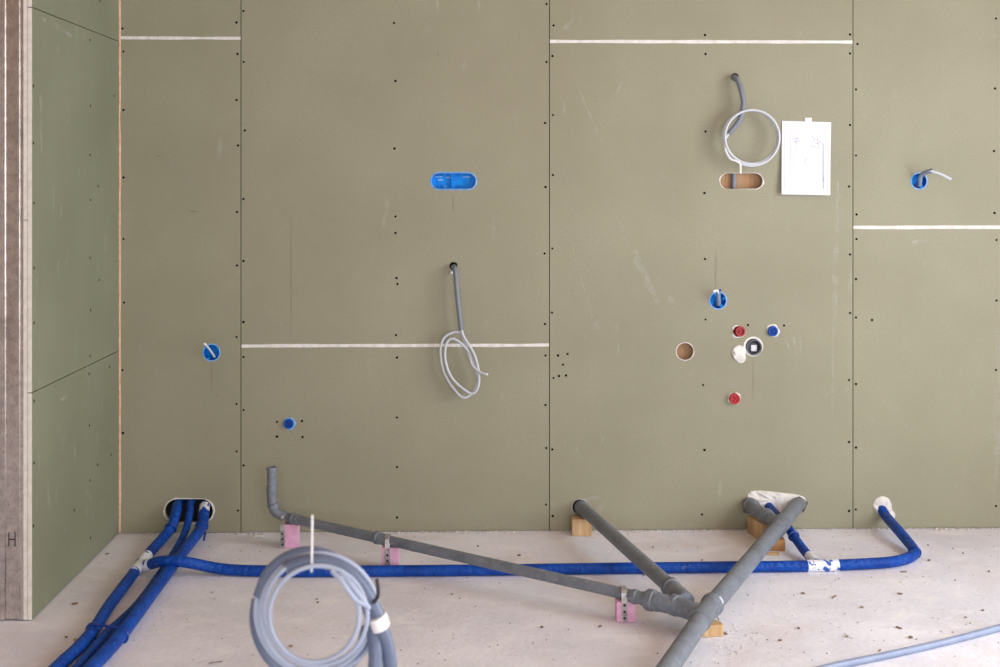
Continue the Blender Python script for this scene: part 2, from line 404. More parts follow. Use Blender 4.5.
# screws: shared mesh, sub-parts of the boards
bm = bmesh.new(); lathe(bm, (0, 0.002, 0), (0, -1, 0), [(0, 0.0046), (0.0024, 0.0048), (0.0029, 0.0040), (0.0026, 0.0024), (0.0023, 0.0008)], 12)
bmesh.ops.recalc_face_normals(bm, faces=bm.faces)
scr_me = bpy.data.meshes.new('screw'); bm.to_mesh(scr_me); bm.free(); scr_me.materials.append(M['screw'])
SCREWS = [(122.5,28.5),(123.5,51.5),(123.5,110),(236.5,22.5),(237.5,54),(236.5,100),(238,145.5),(243.5,11),(243.7,62),(244.7,130.5),
 (394,23),(395.5,81),(394.5,148.5),(546.5,4),(553.5,25.5),(552.5,56),(546.5,62),(553,115),(545,123),(705,35),(705.5,54),(705.5,131.5),(729.5,132.5),
 (850,34.5),(857.5,44),(850,53.5),(856,89.5),(850,125),(856,155.5),(996,18.5),(995,88.5),(994,151),
 (123.5,177.5),(123.5,239),(124,302.5),(237,212),(237,265.5),(243.5,199),(243.5,261),(243.5,322),(395.5,216.5),(395.5,233),(396.5,278),(397.5,284),
 (553,175),(545.5,187),(552.3,248.5),(544.5,253.5),(552,312.5),(545,324),(704.5,193),(705,259),(705.5,319.5),(748,325),
 (849,186.5),(856.5,214.5),(856.5,239),(850,254.5),(856,279),(850,313),(856,317.5),(994.5,213),(996.5,240),(996.5,300.5),(784,325.5),(872,320),
 (122.5,370),(123,433),(236.5,337),(236.5,404),(236.5,451.5),(243.5,357),(243.7,410),(243.7,465.5),(396,335),(397,357.5),(397,417.5),(397,467),
 (277,422),(302,421),(277,436.5),(302.5,437),(545.5,355.5),(558,355.5),(567.5,354),(563,364.5),(553.5,378),(559,376),(566,375.5),(545.5,405),(546.3,448),(552.3,449.5),
 (703,385),(704.5,450),(849,380),(856,384),(849,442),(856,447.5),(996,370),(238,510.5),(397,517.5),(546,504.5),(552.7,516),(702,514.5),(849,511),(855.7,509.5),(996,506)]
def board_at(x, z):
    if x < X241: return boards[1 if z > ZJ1 else 2]
    if x < X549: return boards[3 if z > ZJ3 else 4]
    if x < X853: return boards[5 if z > ZJ5 else 6]
    return boards[7 if z > ZJ7 else 8]
for px, py in SCREWS:
    x, z = wz(px, py); o = bpy.data.objects.new('screw', scr_me); COL.objects.link(o)
    o.parent = board_at(x, z); o.location = (x, 0, z)
    s = random.uniform(0.85, 1.1); o.scale = (s, 1, s)
# scuffs and pencil marks on the boards
def strip(px0, py0, px1, py1, wpx, m, name):
    a, b = W(px0, py0), W(px1, py1); bm = bmesh.new()
    t = (b-a).normalized(); nrm = Vector((t.z, 0, -t.x)); n = 10; rows = []
    for i in range(n+1):
        f = i/n; c = a.lerp(b, f); hw = wpx*PXM/2*(0.3+0.7*math.sin(math.pi*min(1, max(0, f*0.96+0.02))))*random.uniform(0.8, 1.2)
        rows.append([bm.verts.new(c+nrm*s*hw+Vector((0, -0.0003, 0))) for s in (-1, 1)])
    for p, q in zip(rows, rows[1:]): bm.faces.new((p[0], p[1], q[1], q[0]))
    mid = (a+b)/2
    return fin(name, bm, m, board_at(mid.x, mid.z), smooth=False)
for s in [(618,222,660,306,9),(570,240,596,330,3),(575,80,610,160,3),(592,315,602,335,3),(668,295,678,312,5),(786,338,792,362,3),(793,336,797,358,3),(800,338,801,355,3),
          (782,337,796,335,4),(838,170,836,320,4),(834,230,832,420,3),(912,242,932,240,5),(585,500,600,498,5),(594,520,606,500,6),(284,515,310,500,5),(300,505,306,498,6),
          (286,427,294,433,4),(733,380,735,390,7),(997,330,996,500,7),(985,452,998,440,4),(940,200,946,190,4),(558,95,562,88,4),(616,95,622,80,4),(482,280,484,290,3),(320,425,330,421,4),(562,30,575,18,5)]:
    strip(*s, M['scuff'], 'scuff_mark')
for s in [(291,215,291,338,1.1),(453,193,453,214,1.2),(211.5,362,211.5,392,1.0),(716,250,715.5,290,1.1),(753,358,753,400,1.0),(437,52,439,56,1.5),(188,211,198,211.5,1.4),(217.5,393,217,398,1.3),(155,155,162,158,1.2)]:
    strip(*s, M['pencil'], 'pencil_mark')

# ------------------------------------------------------------------ left wall stub: boards, second layer, steel stud
XS = XL-0.027                                         # behind the two board layers
wall_left = plain_box('wall_left', (XS-0.070, YE+0.06, 0.0), (XS-0.003, -0.001, ZC), M['masonry'])
def lw(off): return lambda u, v, w: (XL-off-w, u, v)
zj_a = L(75, 24.2).z; zj_b = L(75, 372).z
lb = []
for z0, z1, lab in ((zj_a+0.0014, ZT, 'top board of the left wall'), (zj_b+0.0014, zj_a-0.0014, 'middle board of the left wall'), (Z0, zj_b-0.0014, 'bottom board of the left wall')):
    o = slab('gypsum_board', [(YE, z0), (-0.004, z0), (-0.004, z1), (YE, z1)], [], lw(0), 0.0128, [M['gypl'], M['core']], wall_left, lambda a, b: abs(a[0]-b[0]) < 1e-6)
    o['label'] = lab; lb.append((z0, z1, o))
for z0, z1 in ((0.002, 1.25), (1.252, ZT)):
    slab('gypsum_board', [(YE+0.001, z0), (-0.004, z0), (-0.004, z1), (YE+0.001, z1)], [], lw(0.0138), 0.0128, [M['gypl'], M['core']], wall_left, lambda a, b: abs(a[0]-b[0]) < 1e-6)
for z0, z1 in ((0.002, 1.25), (1.252, ZT)):
    slab('gypsum_board', [(YE+0.001, z0), (-0.004, z0), (-0.004, z1), (YE+0.001, z1)], [], lambda u, v, w: (XS-0.0735-w, u, v), 0.0255, [M['gypl'], M['core']], wall_left, lambda a, b: abs(a[0]-b[0]) < 1e-6)
# end stud: thin rolled profile, plus a small bead added to catch a highlight
prof = [(-0.0005, 0.055), (-0.0005, 0.0), (-0.0095, 0.0), (-0.0115, -0.003), (-0.0135, -0.003), (-0.0155, 0.006), (-0.055, 0.006), (-0.0575, 0.0), (-0.0725, 0.0), (-0.0725, 0.055)]
bm = bmesh.new(); th = 0.0009
base = [Vector((XS+a, YE+b, 0.003)) for a, b in prof]
sheet_strip(bm, [[p, Vector((p.x, p.y, ZT))] for p in base], row_normals(base, (0, 0, -1)), th)
stud = fin('metal_stud', bm, M['steel'], wall_left, smooth=False); stud['label'] = 'galvanised steel end stud'
# stamped H on the stud
def at_end(px, py, off=0.0):
    d = ray(px, py); return CAMP+d*((YE+0.006-off-CAMP.y)/d.y)
bm = bmesh.new()
for (x0, y0, x1, y1) in ((8.4,532.5,9.5,546),(14.6,532,15.7,546.5),(8.4,538.7,15.7,540)):
    a, b = at_end(x0, y0), at_end(x1, y1); box(bm, ((a.x+b.x)/2, YE+0.0048, (a.z+b.z)/2), (abs(b.x-a.x), 0.0006, abs(b.z-a.z)))
fin('stamped_letter', bm, M['mark'], stud, smooth=False)
# screws of the left wall
for px, py in [(100,1),(33.4,86),(33.4,143),(90,40),(90.5,106),(90,155),(114,96),(98,186),(90.5,200),(34,203),(90,258),(34,268),(99,280),(90.5,310),(34,323),(34,401),(89,374),(90,356),(109.5,367),(89.5,425.5),(34,463),(97.5,464.5),(90,480.5),(111,455),(33.4,526),(90.5,538),(74,510)]:
    p = L(px, py)
    for z0, z1, o_ in lb:
        if z0 <= p.z <= z1:
            o = bpy.data.objects.new('screw', scr_me); COL.objects.link(o); o.parent = o_; o.location = p; o.rotation_euler = (0, 0, math.pi/2)
def lstrip(px0, py0, px1, py1, w):
    a, b = L(px0, py0), L(px1, py1); bm = bmesh.new(); t = (b-a).normalized(); nr = Vector((0, t.z, -t.y))
    vs = [bm.verts.new(p+nr*s*w/2*k+Vector((0.0003, 0, 0))) for p, s, k in ((a,-1,.3),(a,1,.3),((a+b)/2,1,1),(b,1,.3),(b,-1,.3),((a+b)/2,-1,1))]
    bm.faces.new((vs[0], vs[1], vs[2], vs[5])); bm.faces.new((vs[5], vs[2], vs[3], vs[4]))
    z = ((a+b)/2).z
    for z0, z1, o_ in lb:
        if z0 <= z <= z1: fin('scuff_mark', bm, M['scuff'], o_, smooth=False); return
for s in [(47,580,48,597,.02),(81,478,82,494,.015),(98,400,101,420,.012),(40,18,72,36,.03),(84,368,104,358,.03),(60,400,66,396,.02),(38,376,40,384,.012)]: lstrip(*s)

# ------------------------------------------------------------------ blue flush boxes and plugs
def cup(px, py, rpx, name, label, cat, depth=0.044, m=None, rim=True, group=None):
    c = W(px, py); r = rpx*PXM; t = thing(name, label, cat, c, group)
    bm = bmesh.new()
    lathe(bm, c, (0, 1, 0), [(-0.0008, r*0.86), (0.0005, r*0.88), (depth-0.006, r*0.84), (depth-0.003, r*0.76), (depth-0.003, 0.0005)], 28, False, True)
    lathe(bm, c, (0, 1, 0), [(-0.0008, r*0.95), (depth, r*0.90), (depth, 0.0005)], 28, False, True)
    fin('shell', bm, m or M['boxblue'], t)
    if rim:
        bm = bmesh.new(); pr = [(-0.0012, r*0.86), (-0.0018, r*0.91), (-0.0012, r*1.0), (-0.0002, r*1.01)]
        lathe(bm, c, (0, 1, 0), pr, 28, False, False); fin('rim', bm, M['boxrim'], t)
    return t, c, r
t, c, r = cup(211.5, 352.5, 9, 'round_junction_box', 'round blue box with white cable, near the left corner', 'junction box')
for a in (0.5, 2.4, 4.2):
    bm = bmesh.new(); box(bm, c+Vector((math.cos(a)*r*0.74, 0.012, math.sin(a)*r*0.74)), (0.010, 0.02, 0.010), bev=0.002)
    fin('screw_lug', bm, M['boxblue'], t)
bm = bmesh.new()
tube(bm, spline([W(212.5,358)+Vector((0,0.03,0)), W(214,357,-0.012), W(214,356,0.006), W(210,350,0.03), W(205.5,344.5,0.045)]), 0.0042, 10)
cb = fin('cable', bm, M['cable']); tag(cb, 'short white cable stub in round box near left corner', 'cable')
bm = bmesh.new(); tube(bm, [W(205.7,344.7,0.0445), W(203.8,343.2,0.052)], 0.0046, 10); fin('white_tip', bm, M['cablew'], cb)

t, c, r = cup(718, 300.5, 9.2, 'round_junction_box', 'round blue box with grey conduit end above the red plugs', 'junction box')
for a in (0.3, 2.0, 3.6, 5.3):
    bm = bmesh.new(); box(bm, c+Vector((math.cos(a)*r*0.72, 0.014, math.sin(a)*r*0.72)), (0.012, 0.02, 0.012), bev=0.002)
    fin('screw_lug', bm, M['boxblue'], t)
bm = bmesh.new(); tube(bm, spline([W(718,305)+Vector((0,0.03,0)), W(718.4,304,-0.006), W(718.6,299,0.022), W(718.2,293,0.04)]), 0.0085, 14)
cb = fin('conduit_stub', bm, M['conduitlight']); tag(cb, 'grey conduit stub with white wire ends above the red plugs', 'conduit')
bm = bmesh.new(); tube(bm, spline([W(718.4,293,0.038), W(717,290.5,0.05), W(713,291.5,0.058)]), 0.0046, 10); fin('wire_end', bm, M['cablew'], cb)
bm = bmesh.new(); tube(bm, [W(718.6,293,0.037), W(720.5,289.5,0.047)], 0.0036, 10); fin('wire_end', bm, M['plugblue'], cb)

t, c, r = cup(919, 181, 8.8, 'round_junction_box', 'round blue box with bent conduit at the far right', 'junction box')
for a in (1.0, 3.2, 5.2):
    bm = bmesh.new(); box(bm, c+Vector((math.cos(a)*r*0.72, 0.014, math.sin(a)*r*0.72)), (0.012, 0.02, 0.012), bev=0.002)
    fin('screw_lug', bm, M['boxblue'], t)
bm = bmesh.new(); tube(bm, spline([W(919,186)+Vector((0,0.03,0)), W(919.5,184.5,-0.004), W(920.5,177,0.03), W(924,173.2,0.055), W(931,170.8,0.085)]), 0.0085, 14)
cb = fin('conduit_stub', bm, M['conduitlight']); tag(cb, 'pale grey conduit stub bending right out of far right box', 'conduit')
bm = bmesh.new(); tube(bm, spline([W(930.5,171,0.083), W(937,172.8,0.09), W(944,175.8,0.094), W(951,179.5,0.096)]), 0.0058, 10); w = fin('wire_end', bm, M['cable'], cb)
bm = bmesh.new(); lathe(bm, W(931,170.8,0.084), W(931.6,170.6,0.088)-W(931,170.8,0.084), [(0, 0.0092), (0.002, 0.0092)], 14); fin('dark_mouth', bm, M['dark'], cb)

# small plugs
def plug(px, py, rpx, name, label, m, cat='pipe plug', prot=0.012, ring=True, dx=0, dz=0):
    c = W(px, py); r = rpx*PXM; t = thing(name, label, cat, c)
    bm = bmesh.new(); d = Vector((dx, -1, dz))
    lathe(bm, c+Vector((0, 0.03, 0))-d.normalized()*0, d, [(0, r*0.78), (0.030+prot-0.002, r*0.78), (0.030+prot, r*0.7), (0.030+prot, r*0.52), (0.030+prot-0.008, r*0.46), (0.030+prot-0.008, 0.0005)], 22)
    fin('cap', bm, m, t)
    bm = bmesh.new(); rr = r*0.52/2
    box(bm, c+d.normalized()*(prot-0.004), (r*0.16, 0.006, r*0.9)); box(bm, c+d.normalized()*(prot-0.004), (r*0.9, 0.006, r*0.16))
    fin('cross_rib', bm, m, t, smooth=False)
    if ring:
        bm = bmesh.new(); rows = []
        n = 22
        for k in range(n):
            a = 2*math.pi*k/n; j = 0.93+0.3*noise.noise(Vector((math.cos(a)*1.5, math.sin(a)*1.5, px)))
            rows.append([bm.verts.new(c+Vector((math.cos(a)*q, y, math.sin(a)*q))) for q, y in ((r*0.80, 0.004), (r*0.80, -0.002), (r*1.06*j, -0.0008), (r*1.08*j, 0.0005))])
        for k in range(n):
            a, b = rows[k], rows[(k+1)%n]
            for q in range(3): bm.faces.new((a[q], a[q+1], b[q+1], b[q]))
        fin('plaster_ring', bm, M['boxrim'] if ring == 'blue' else M['plaster'], t)
    return t
plug(289, 423.5, 6.2, 'pipe_plug', 'small dark blue plug between four screws on low board', M['plugblue'], ring='blue')
plug(772.5, 331, 6.6, 'pipe_plug', 'small dark blue plug right of the red plugs', M['plugblue'])
plug(738.5, 331.3, 6.8, 'pipe_plug', 'upper red plug above the white plaster blob', M['darkred'], dx=0.15)
plug(734.2, 398.3, 6.8, 'pipe_plug', 'lower red plug below the white plaster blob', M['red'], prot=0.02)
def blob(name, pts, thick, m, label=None, cat=None, parent=None, holes=None, seed=0):
    """lumpy plaster patch standing proud of the wall: outline in wall pixels"""
    out = spline([Vector((*wz(*p), 0)) for p in pts], 5, closed=True)
    c = sum(out, Vector())/len(out); bm = bmesh.new(); rings = []
    for f, h in ((1.0, -0.002), (0.98, 0.35), (0.86, 0.8), (0.6, 1.0), (0.3, 1.02)):
        ring = []
        for p in out:
            q = c+(p-c)*f
            hh = h*thick*(1+0.9*noise.noise(Vector((q.x*70, q.y*70, seed)))) if h > 0 else 0.004
            ring.append(bm.verts.new((q.x, -hh if h > 0 else 0.004, q.y)))
        rings.append(ring)
    for a, b in zip(rings, rings[1:]):
        for k in range(len(a)): bm.faces.new((a[k], a[(k+1)%len(a)], b[(k+1)%len(a)], b[k]))
    bm.faces.new(rings[-1]); bm.faces.new(rings[0][::-1])
    o = fin(name, bm, m, parent)
    if label: tag(o, label, cat)
    return o
blob('plaster_blob', [(731.5,352),(733.5,347),(738.5,345),(743,346),(746,349),(745.5,354),(745.5,360),(742,363),(737.5,362),(733,358)], 0.009, M['plaster'], 'white plaster blob beside the grey pipe mouth', 'plaster', seed=3)
# grey pipe mouth with white ring
c = W(754, 347.5); t = thing('drain_socket', 'dark grey pipe mouth in white ring beside plaster blob', 'pipe', c)
bm = bmesh.new(); r = 8.2*PXM
lathe(bm, c, (0, 1, 0), [(0.10, r*0.9), (-0.004, r*0.98), (-0.006, r*0.92), (-0.004, r*0.84), (0.03, r*0.80), (0.03, 0.0005)], 28, False, True); fin('socket', bm, M['pvc'], t)
bm = bmesh.new(); lathe(bm, c, (0, 1, 0), [(0.008, r*0.80), (0.012, r*0.62), (0.028, r*0.6)], 24, False, False); fin('rubber_seal', bm, M['dark'], t)
bm = bmesh.new(); lathe(bm, c+Vector((-0.003, 0, 0.004)), (0, 1, 0), [(-0.001, r*0.96), (-0.0025, r*1.06), (-0.0012, r*1.22), (0.001, r*1.24)], 28, False, False); fin('plaster_ring', bm, M['plaster'], t)
bm = bmesh.new(); box(bm, c+Vector((0.003, 0.014, -0.004)), (0.024, 0.004, 0.026), bev=0.002); tag(fin('label_piece', bm, M['paper'], t), 'white label inside the pipe mouth')

# oblong blue box
c = W(453.5, 181); w_, h_ = 46*PXM, 17*PXM
t = thing('double_junction_box', 'bright blue oblong box set in the wall', 'junction box', c)
def ring_wall(bm, w0, h0, y0, w1, h1, y1, close=False):
    a = [bm.verts.new((c.x+x, y0, c.z+z)) for x, z in stadium(0, 0, w0, h0, 12)]; b = [bm.verts.new((c.x+x, y1, c.z+z)) for x, z in stadium(0, 0, w1, h1, 12)]
    for k in range(len(a)): bm.faces.new((a[k], a[(k+1)%len(a)], b[(k+1)%len(a)], b[k]))
    if close: bm.faces.new(b)
bm = bmesh.new(); ring_wall(bm, w_*0.955, h_*0.90, -0.001, w_*0.94, h_*0.86, 0.026, True); fin('shell', bm, M['boxblue'], t, angle=30)
bm = bmesh.new(); ring_wall(bm, w_*0.955, h_*0.90, -0.001, w_*0.985, h_*0.97, -0.0022); ring_wall(bm, w_*0.985, h_*0.97, -0.0022, w_*1.03, h_*1.08, -0.0006); fin('rim', bm, M['boxrim'], t)
for dx in (-0.32, -0.22, 0.16, 0.30):
    for s in (-1, 1):
        bm = bmesh.new(); lathe(bm, c+Vector((w_*dx, 0.024, s*h_*0.34)), (0, -1, 0), [(0, 0.005), (0.016, 0.0045), (0.016, 0.002), (0.010, 0.002)], 12); fin('screw_post', bm, M['boxblue'], t)
bm = bmesh.new(); box(bm, c+Vector((-0.008, 0.018, 0)), (0.003, 0.014, h_*0.8)); fin('divider', bm, M['boxblue'], t, smooth=False)
for dx, dz, sx in ((-0.06, 0.017, 0.03), (-0.052, 0.004, 0.022), (0.05, 0.016, 0.028), (-0.02, 0.014, 0.022), (-0.035, -0.022, 0.016), (0.052, -0.024, 0.012)):
    bm = bmesh.new(); box(bm, c+Vector((dx, 0.0235, dz)), (sx, 0.003, 0.006), bev=0.001); fin('moulded_rib', bm, M['boxrim'], t)

# ------------------------------------------------------------------ cables hanging on the wall
cx, cz = wz(453.5, 266)
t = thing('hanging_cable', 'white cable looped below a grey conduit, mid wall', 'cable', W(453.5, 266))
bm = bmesh.new(); tube(bm, spline([W(453.5,267)+Vector((0,0.05,0)), W(453.5,267,0.0), W(454.2,267,0.022), W(455.6,273,0.042), W(458,300,0.052), W(461.3,330,0.055)], 8), 0.0098, 16)
fin('conduit', bm, M['conduit'], t)
bm = bmesh.new()
LP = [W(461.5,329,0.055), W(463.5,336,0.055), W(469,345,0.06), W(474.5,355,0.062), W(478.5,370,0.064), W(478.5,385,0.066), W(474,393,0.066), W(466,391,0.062), W(452,378,0.052), W(445.5,361,0.047), W(446,345,0.048), W(452,338.5,0.052), W(462,344,0.056), W(470,354,0.052), W(475,368,0.050), W(478.2,380,0.048), W(473,392,0.05), W(463.5,397.5,0.052), W(454,389,0.045), W(444,372,0.04), W(440.5,352,0.04), W(443.5,338.5,0.043), W(453,332.5,0.045), W(461,333,0.045), W(465,343,0.048), W(470,358,0.05), W(473,366,0.058), W(480,372,0.072), W(485,374,0.08)]
tube(bm, spline(LP, 8), 0.0052, 10); fin('cable_loop', bm, M['cable'], t)
bm = bmesh.new(); tube(bm, [W(484.8,373.9,0.0795), W(487.6,374.3,0.086)], 0.0048, 10); fin('cable_end', bm, M['cablew'], t)
bm = bmesh.new(); lathe(bm, W(451.5,272.5,0.0), Yn, [(0,0.006),(0.012,0.005),(0.014,0.002)], 10); fin('white_tip', bm, M['cablew'], t)

t = thing('coiled_cable', 'light grey cable ring hanging from conduit beside paper sheet', 'cable', W(735, 77))
bm = bmesh.new(); tube(bm, spline([W(734,77)+Vector((0,0.05,0)), W(734,77.5,0.0), W(735,77.5,0.024), W(738.5,82,0.042), W(742,93,0.050), W(743.5,105,0.052), W(740,119,0.05), W(734,128,0.048), W(729,133.5,0.046)], 8), 0.0105, 16)
fin('conduit', bm, M['conduit'], t)
bm = bmesh.new(); pts = []
C0 = (751.3, 137.3)
def ringpt(a, rx, ry, off, ox=0, oy=0): return W(C0[0]+ox+rx*math.cos(a), C0[1]+oy-ry*math.sin(a), off)
pts = [W(729.5,132.8,0.046), W(726.5,137,0.046), W(724.5,143,0.046)]
a = math.pi*1.12; total = 2*math.pi*2.25; k = 0; n = 64
for k in range(1, n+1):
    f = k/n; ang = math.pi*1.16+f*total
    q = 28.2-1.8*(0.5-0.5*math.cos(2*math.pi*f*1.1)); pts.append(ringpt(ang, q, q, 0.046+0.014*math.sin(f*math.pi*1.9)+0.016*f, 0.6*math.sin(f*7), 0.5*math.cos(f*9)))
tube(bm, spline(pts, 4), 0.0052, 10); fin('cable_ring', bm, M['cable'], t)
bm = bmesh.new(); tube(bm, spline([W(725,141,0.05), W(725.5,150,0.058), W(730,158.5,0.064), W(736,161,0.066), W(740,164,0.064), W(740.3,173.5,0.058)], 6), 0.0046, 10); fin('cable_tail', bm, M['cablew'], t)
# conduit piece seen in the oblong hole below
bm = bmesh.new(); x, z = wz(735.2, 181); tube(bm, [(x, 0.0245, z-0.16), (x, 0.0245, z+0.16)], 0.0092, 14)
tag(fin('conduit_run', bm, M['conduit']), 'grey conduit crossing the oblong brown wall hole', 'conduit')
bm = bmesh.new()
for px in (727.5, 752.5): x, z = wz(px, 181); box(bm, (x, 0.0352, z), (0.003, 0.0012, 0.3))
fin('batten_seam', bm, M['wooddark'], wall_back, smooth=False)

# paper sheet
pc = [W(782.2,120.8,0.003), W(831.2,122.2,0.003), W(829.2,195.2,0.006), W(780.6,194.3,0.006)]
t = thing('paper_sheet', 'white drawing sheet taped to the wall', 'paper', W(806, 195))
bm = bmesh.new(); rows = []
for i in range(9):
    f = i/8; A = pc[0].lerp(pc[3], f); B = pc[1].lerp(pc[2], f)
    rows.append([A.lerp(B, j/6)+Vector((0, -0.012*f*f*(1-0.3*math.sin(j/6*math.pi))-0.004*f, 0)) for j in range(7)])
sheet_strip(bm, rows, (0, 1, 0), 0.0005)
fin('sheet', bm, M['paper'], t)
def on_paper(u, v):
    A = pc[0].lerp(pc[3], v); B = pc[1].lerp(pc[2], v); return A.lerp(B, u)+Vector((0, -0.012*v*v*(1-0.3*math.sin(u*math.pi))-0.004*v-0.0011, 0))
def stroke(bm, u0, v0, u1, v1, w):
    a, b = on_paper(u0, v0), on_paper(u1, v1); d = (b-a).normalized(); nn = d.cross(Yn).normalized()*w/2
    n = 6; prev = None
    for i in range(n+1):
        f = i/n; p = on_paper(u0+(u1-u0)*f, v0+(v1-v0)*f); q = (bm.verts.new(p+nn), bm.verts.new(p-nn))
        if prev: bm.faces.new((prev[0], prev[1], q[1], q[0]))
        prev = q
bm = bmesh.new()
for s in [(.06,.05,.94,.05),(.06,.05,.06,.94),(.94,.05,.94,.94),(.06,.94,.94,.94),(.18,.16,.84,.16),(.18,.16,.18,.84),(.84,.16,.84,.84),(.18,.84,.84,.84),(.18,.42,.84,.42),(.24,.42,.24,.66),(.72,.42,.72,.66),(.24,.66,.72,.66),(.3,.16,.3,.42),(.62,.16,.62,.42),(.14,.12,.30,.12),(.40,.5,.6,.5),(.40,.58,.6,.58)]: stroke(bm, *s, 0.0012)
tag(fin('drawing_lines', bm, M['ink'], t, smooth=False), kind='stuff')
bm = bmesh.new()
for s in [(.20,.25,.34,.23),(.24,.28,.36,.26),(.60,.20,.68,.24),(.64,.27,.70,.24),(.68,.30,.78,.29),(.76,.25,.84,.31),(.46,.54,.52,.50),(.46,.57,.50,.55),(.86,.62,.86,.66),(.87,.76,.87,.80),(.85,.88,.87,.92),(.60,.33,.78,.36),(.86,.30,.86,.9),(.28,.27,.30,.31),(.72,.22,.75,.34)]: stroke(bm, *s, 0.0013)
tag(fin('handwritten_notes', bm, M['inkdark'], t, smooth=False), kind='stuff')
bm = bmesh.new(); a, b = W(804.5,117.8), W(811.5,125.5); box(bm, ((a.x+b.x)/2, -0.0042, (a.z+b.z)/2), (b.x-a.x, 0.0010, a.z-b.z)); fin('tape_piece', bm, M['tape'], t, smooth=False)

# ------------------------------------------------------------------ blue insulated pipes
RB = 0.0192
def bpipe(name, pts, parent, r=RB, m='blue', seg=18, n=10):
    P = spline(pts, n); bm = bmesh.new()
    R = [r*(1+0.03*noise.noise(p*14)) for p in P]
    tube(bm, P, R, seg); return fin(name, bm, M[m], parent, angle=60)
def sleeve(pts, parent, name='printed_tape', m='bluetape', r=RB*1.07):
    bm = bmesh.new(); P = pts if len(pts) > 5 else spline(pts, 8); tube(bm, P, [r*(1+0.02*noise.noise(p*60)) for p in P], 18); return fin(name, bm, M[m], parent)
left_pts = [W(178,503)+Vector((0,0.09,0)), W(177.5,505,0.0), W(176.5,511,0.05), F(172,526,0.055), F(164,537,0.032), F(152,550,0.022), F(139,566,0.0205), F(124,586,0.0205), F(109,606,0.0205), F(95,628,0.0205), F(80,646,0.0205), F(64,661,0.0205), F(40,684,0.0205)]
t = thing('blue_pipe_line', 'blue insulated pipe with tee and long run along the wall', 'pipe', F(139, 566, 0))
bpipe('pipe_run', left_pts, t)
run_pts = [F(141,566,0.022), F(150,564.2,0.036), F(160,561.6,0.054), F(172,561,0.0595), F(183,561.8,0.057), F(196,564,0.043), F(213,567.6,0.025), F(235,570,RB), F(270,571,RB), F(330,571.2,RB), F(400,570.8,RB), F(500,569.8,RB), F(600,568.4,RB), F(700,567.2,RB), F(780,566.4,RB), F(830,565.2,RB), F(875,563.2,RB), F(897,561,RB), F(911,556.5,RB), F(914.5,551,0.024), F(908,542,0.032), F(897,529,0.05), W(887,517.5,0.05), W(881.5,509,0.0), W(880.5,507)+Vector((0,0.06,0))]
bpipe('pipe_run', run_pts, t, n=8)
br_pts = [W(767,502)+Vector((0,0.08,0)), W(768,505,0.0), W(773,511,0.05), F(786,525,0.066), F(797,541,0.044), F(807,554,0.026), F(817,564,0.021)]
bpipe('pipe_branch', br_pts, t, r=0.0165)
sleeve(spline(left_pts, 10)[54:65], t, r=RB*1.09); sleeve(spline(run_pts, 8)[0:10], t, r=RB*1.09)
sleeve([F(807,565.8,RB), F(822,565.4,RB), F(838,564.9,RB)], t)
sleeve([F(809,556,0.024), F(816,563,0.021)], t, r=0.0178)
# second and third pipe from the slot
mid_pts = [W(190.5,500)+Vector((0,0.09,0)), W(190.5,503,0.0), W(190,511,0.045), F(187,526,0.055), F(182,539,0.030), F(172,556,0.0145), F(156,580,0.0142), F(138,604,0.0142), F(122,620,0.0142), F(107,633,0.0142), F(92,651,0.0142), F(78,667,0.0142), F(58,688,0.0142)]
mp = bpipe('blue_pipe', mid_pts, None, r=0.0138); tag(mp, 'slimmer blue insulated pipe in the middle of the three', 'pipe')
t3 = thing('blue_pipe', 'blue insulated pipe nearest the room, right of the three', 'pipe', F(168, 574, 0))
right_pts = [W(205,505)+Vector((0,0.09,0)), W(204.5,507,0.0), W(204,512,0.04), F(202.5,524,0.058), F(197,534,0.045), F(186,548,0.036), F(168,571.5,0.034), F(150,596,0.034), F(134.5,617,0.032), F(120,636,0.024), F(106,652,0.0205), F(92,667,0.0205), F(74,688,0.0205)]
bpipe('pipe_run', right_pts, t3, r=0.0205)
sleeve([W(204.7,506,0.004), W(204,512,0.04), F(203.3,518.5,0.07)], t3, r=0.0205)
# cable ties
def tie(pts, label, parent=None, r=0.0042, n=6, closed=True):
    bm = bmesh.new(); tube(bm, spline(pts, n, closed=closed), r, 8, closed=closed)
    return tag(fin('cable_tie', bm, M['bluedark']), label, 'cable tie')
def tie_around(px0, px1, py, zc, r, label, tilt=0.0):
    a, b = F(px0, py, zc), F(px1, py+tilt, zc); d = (b-a).normalized(); up = Vector((0, 0, 1)); pts = []
    for k in range(7):
        an = math.pi/2+math.pi*k/6; pts.append(a+d*math.cos(an)*r+up*math.sin(an)*r)
    for k in range(7):
        an = -math.pi/2+math.pi*k/6; pts.append(b+d*math.cos(an)*r+up*math.sin(an)*r)
    return tie(pts, label, n=3)
tie_around(92.5, 121.5, 631.5, 0.0205, 0.0215, 'blue tie strapping the three blue pipes together on floor', 4)
def tie_on(pts, f, r, label):
    P = spline(pts, 10); i = int(f*(len(P)-1)); c = P[i]; ax = (P[i+1]-P[i-1]).normalized(); u = ax.orthogonal().normalized(); v = ax.cross(u)
    return tie([c+(u*math.cos(k*math.pi/6)+v*math.sin(k*math.pi/6))*r for k in range(12)], label, n=3)
tie_on(left_pts, 0.27, RB*1.05, 'blue tie on the left blue pipe below the wall slot')
tie_on(right_pts, 0.27, 0.0215, 'blue tie with loose tail on the right blue pipe')
tie_on(run_pts, 0.785, RB*1.05, 'blue tie at the bend of the blue pipe, far right')
tie_on(br_pts, 0.62, 0.0175, 'blue tie on the short blue branch beside wood block')
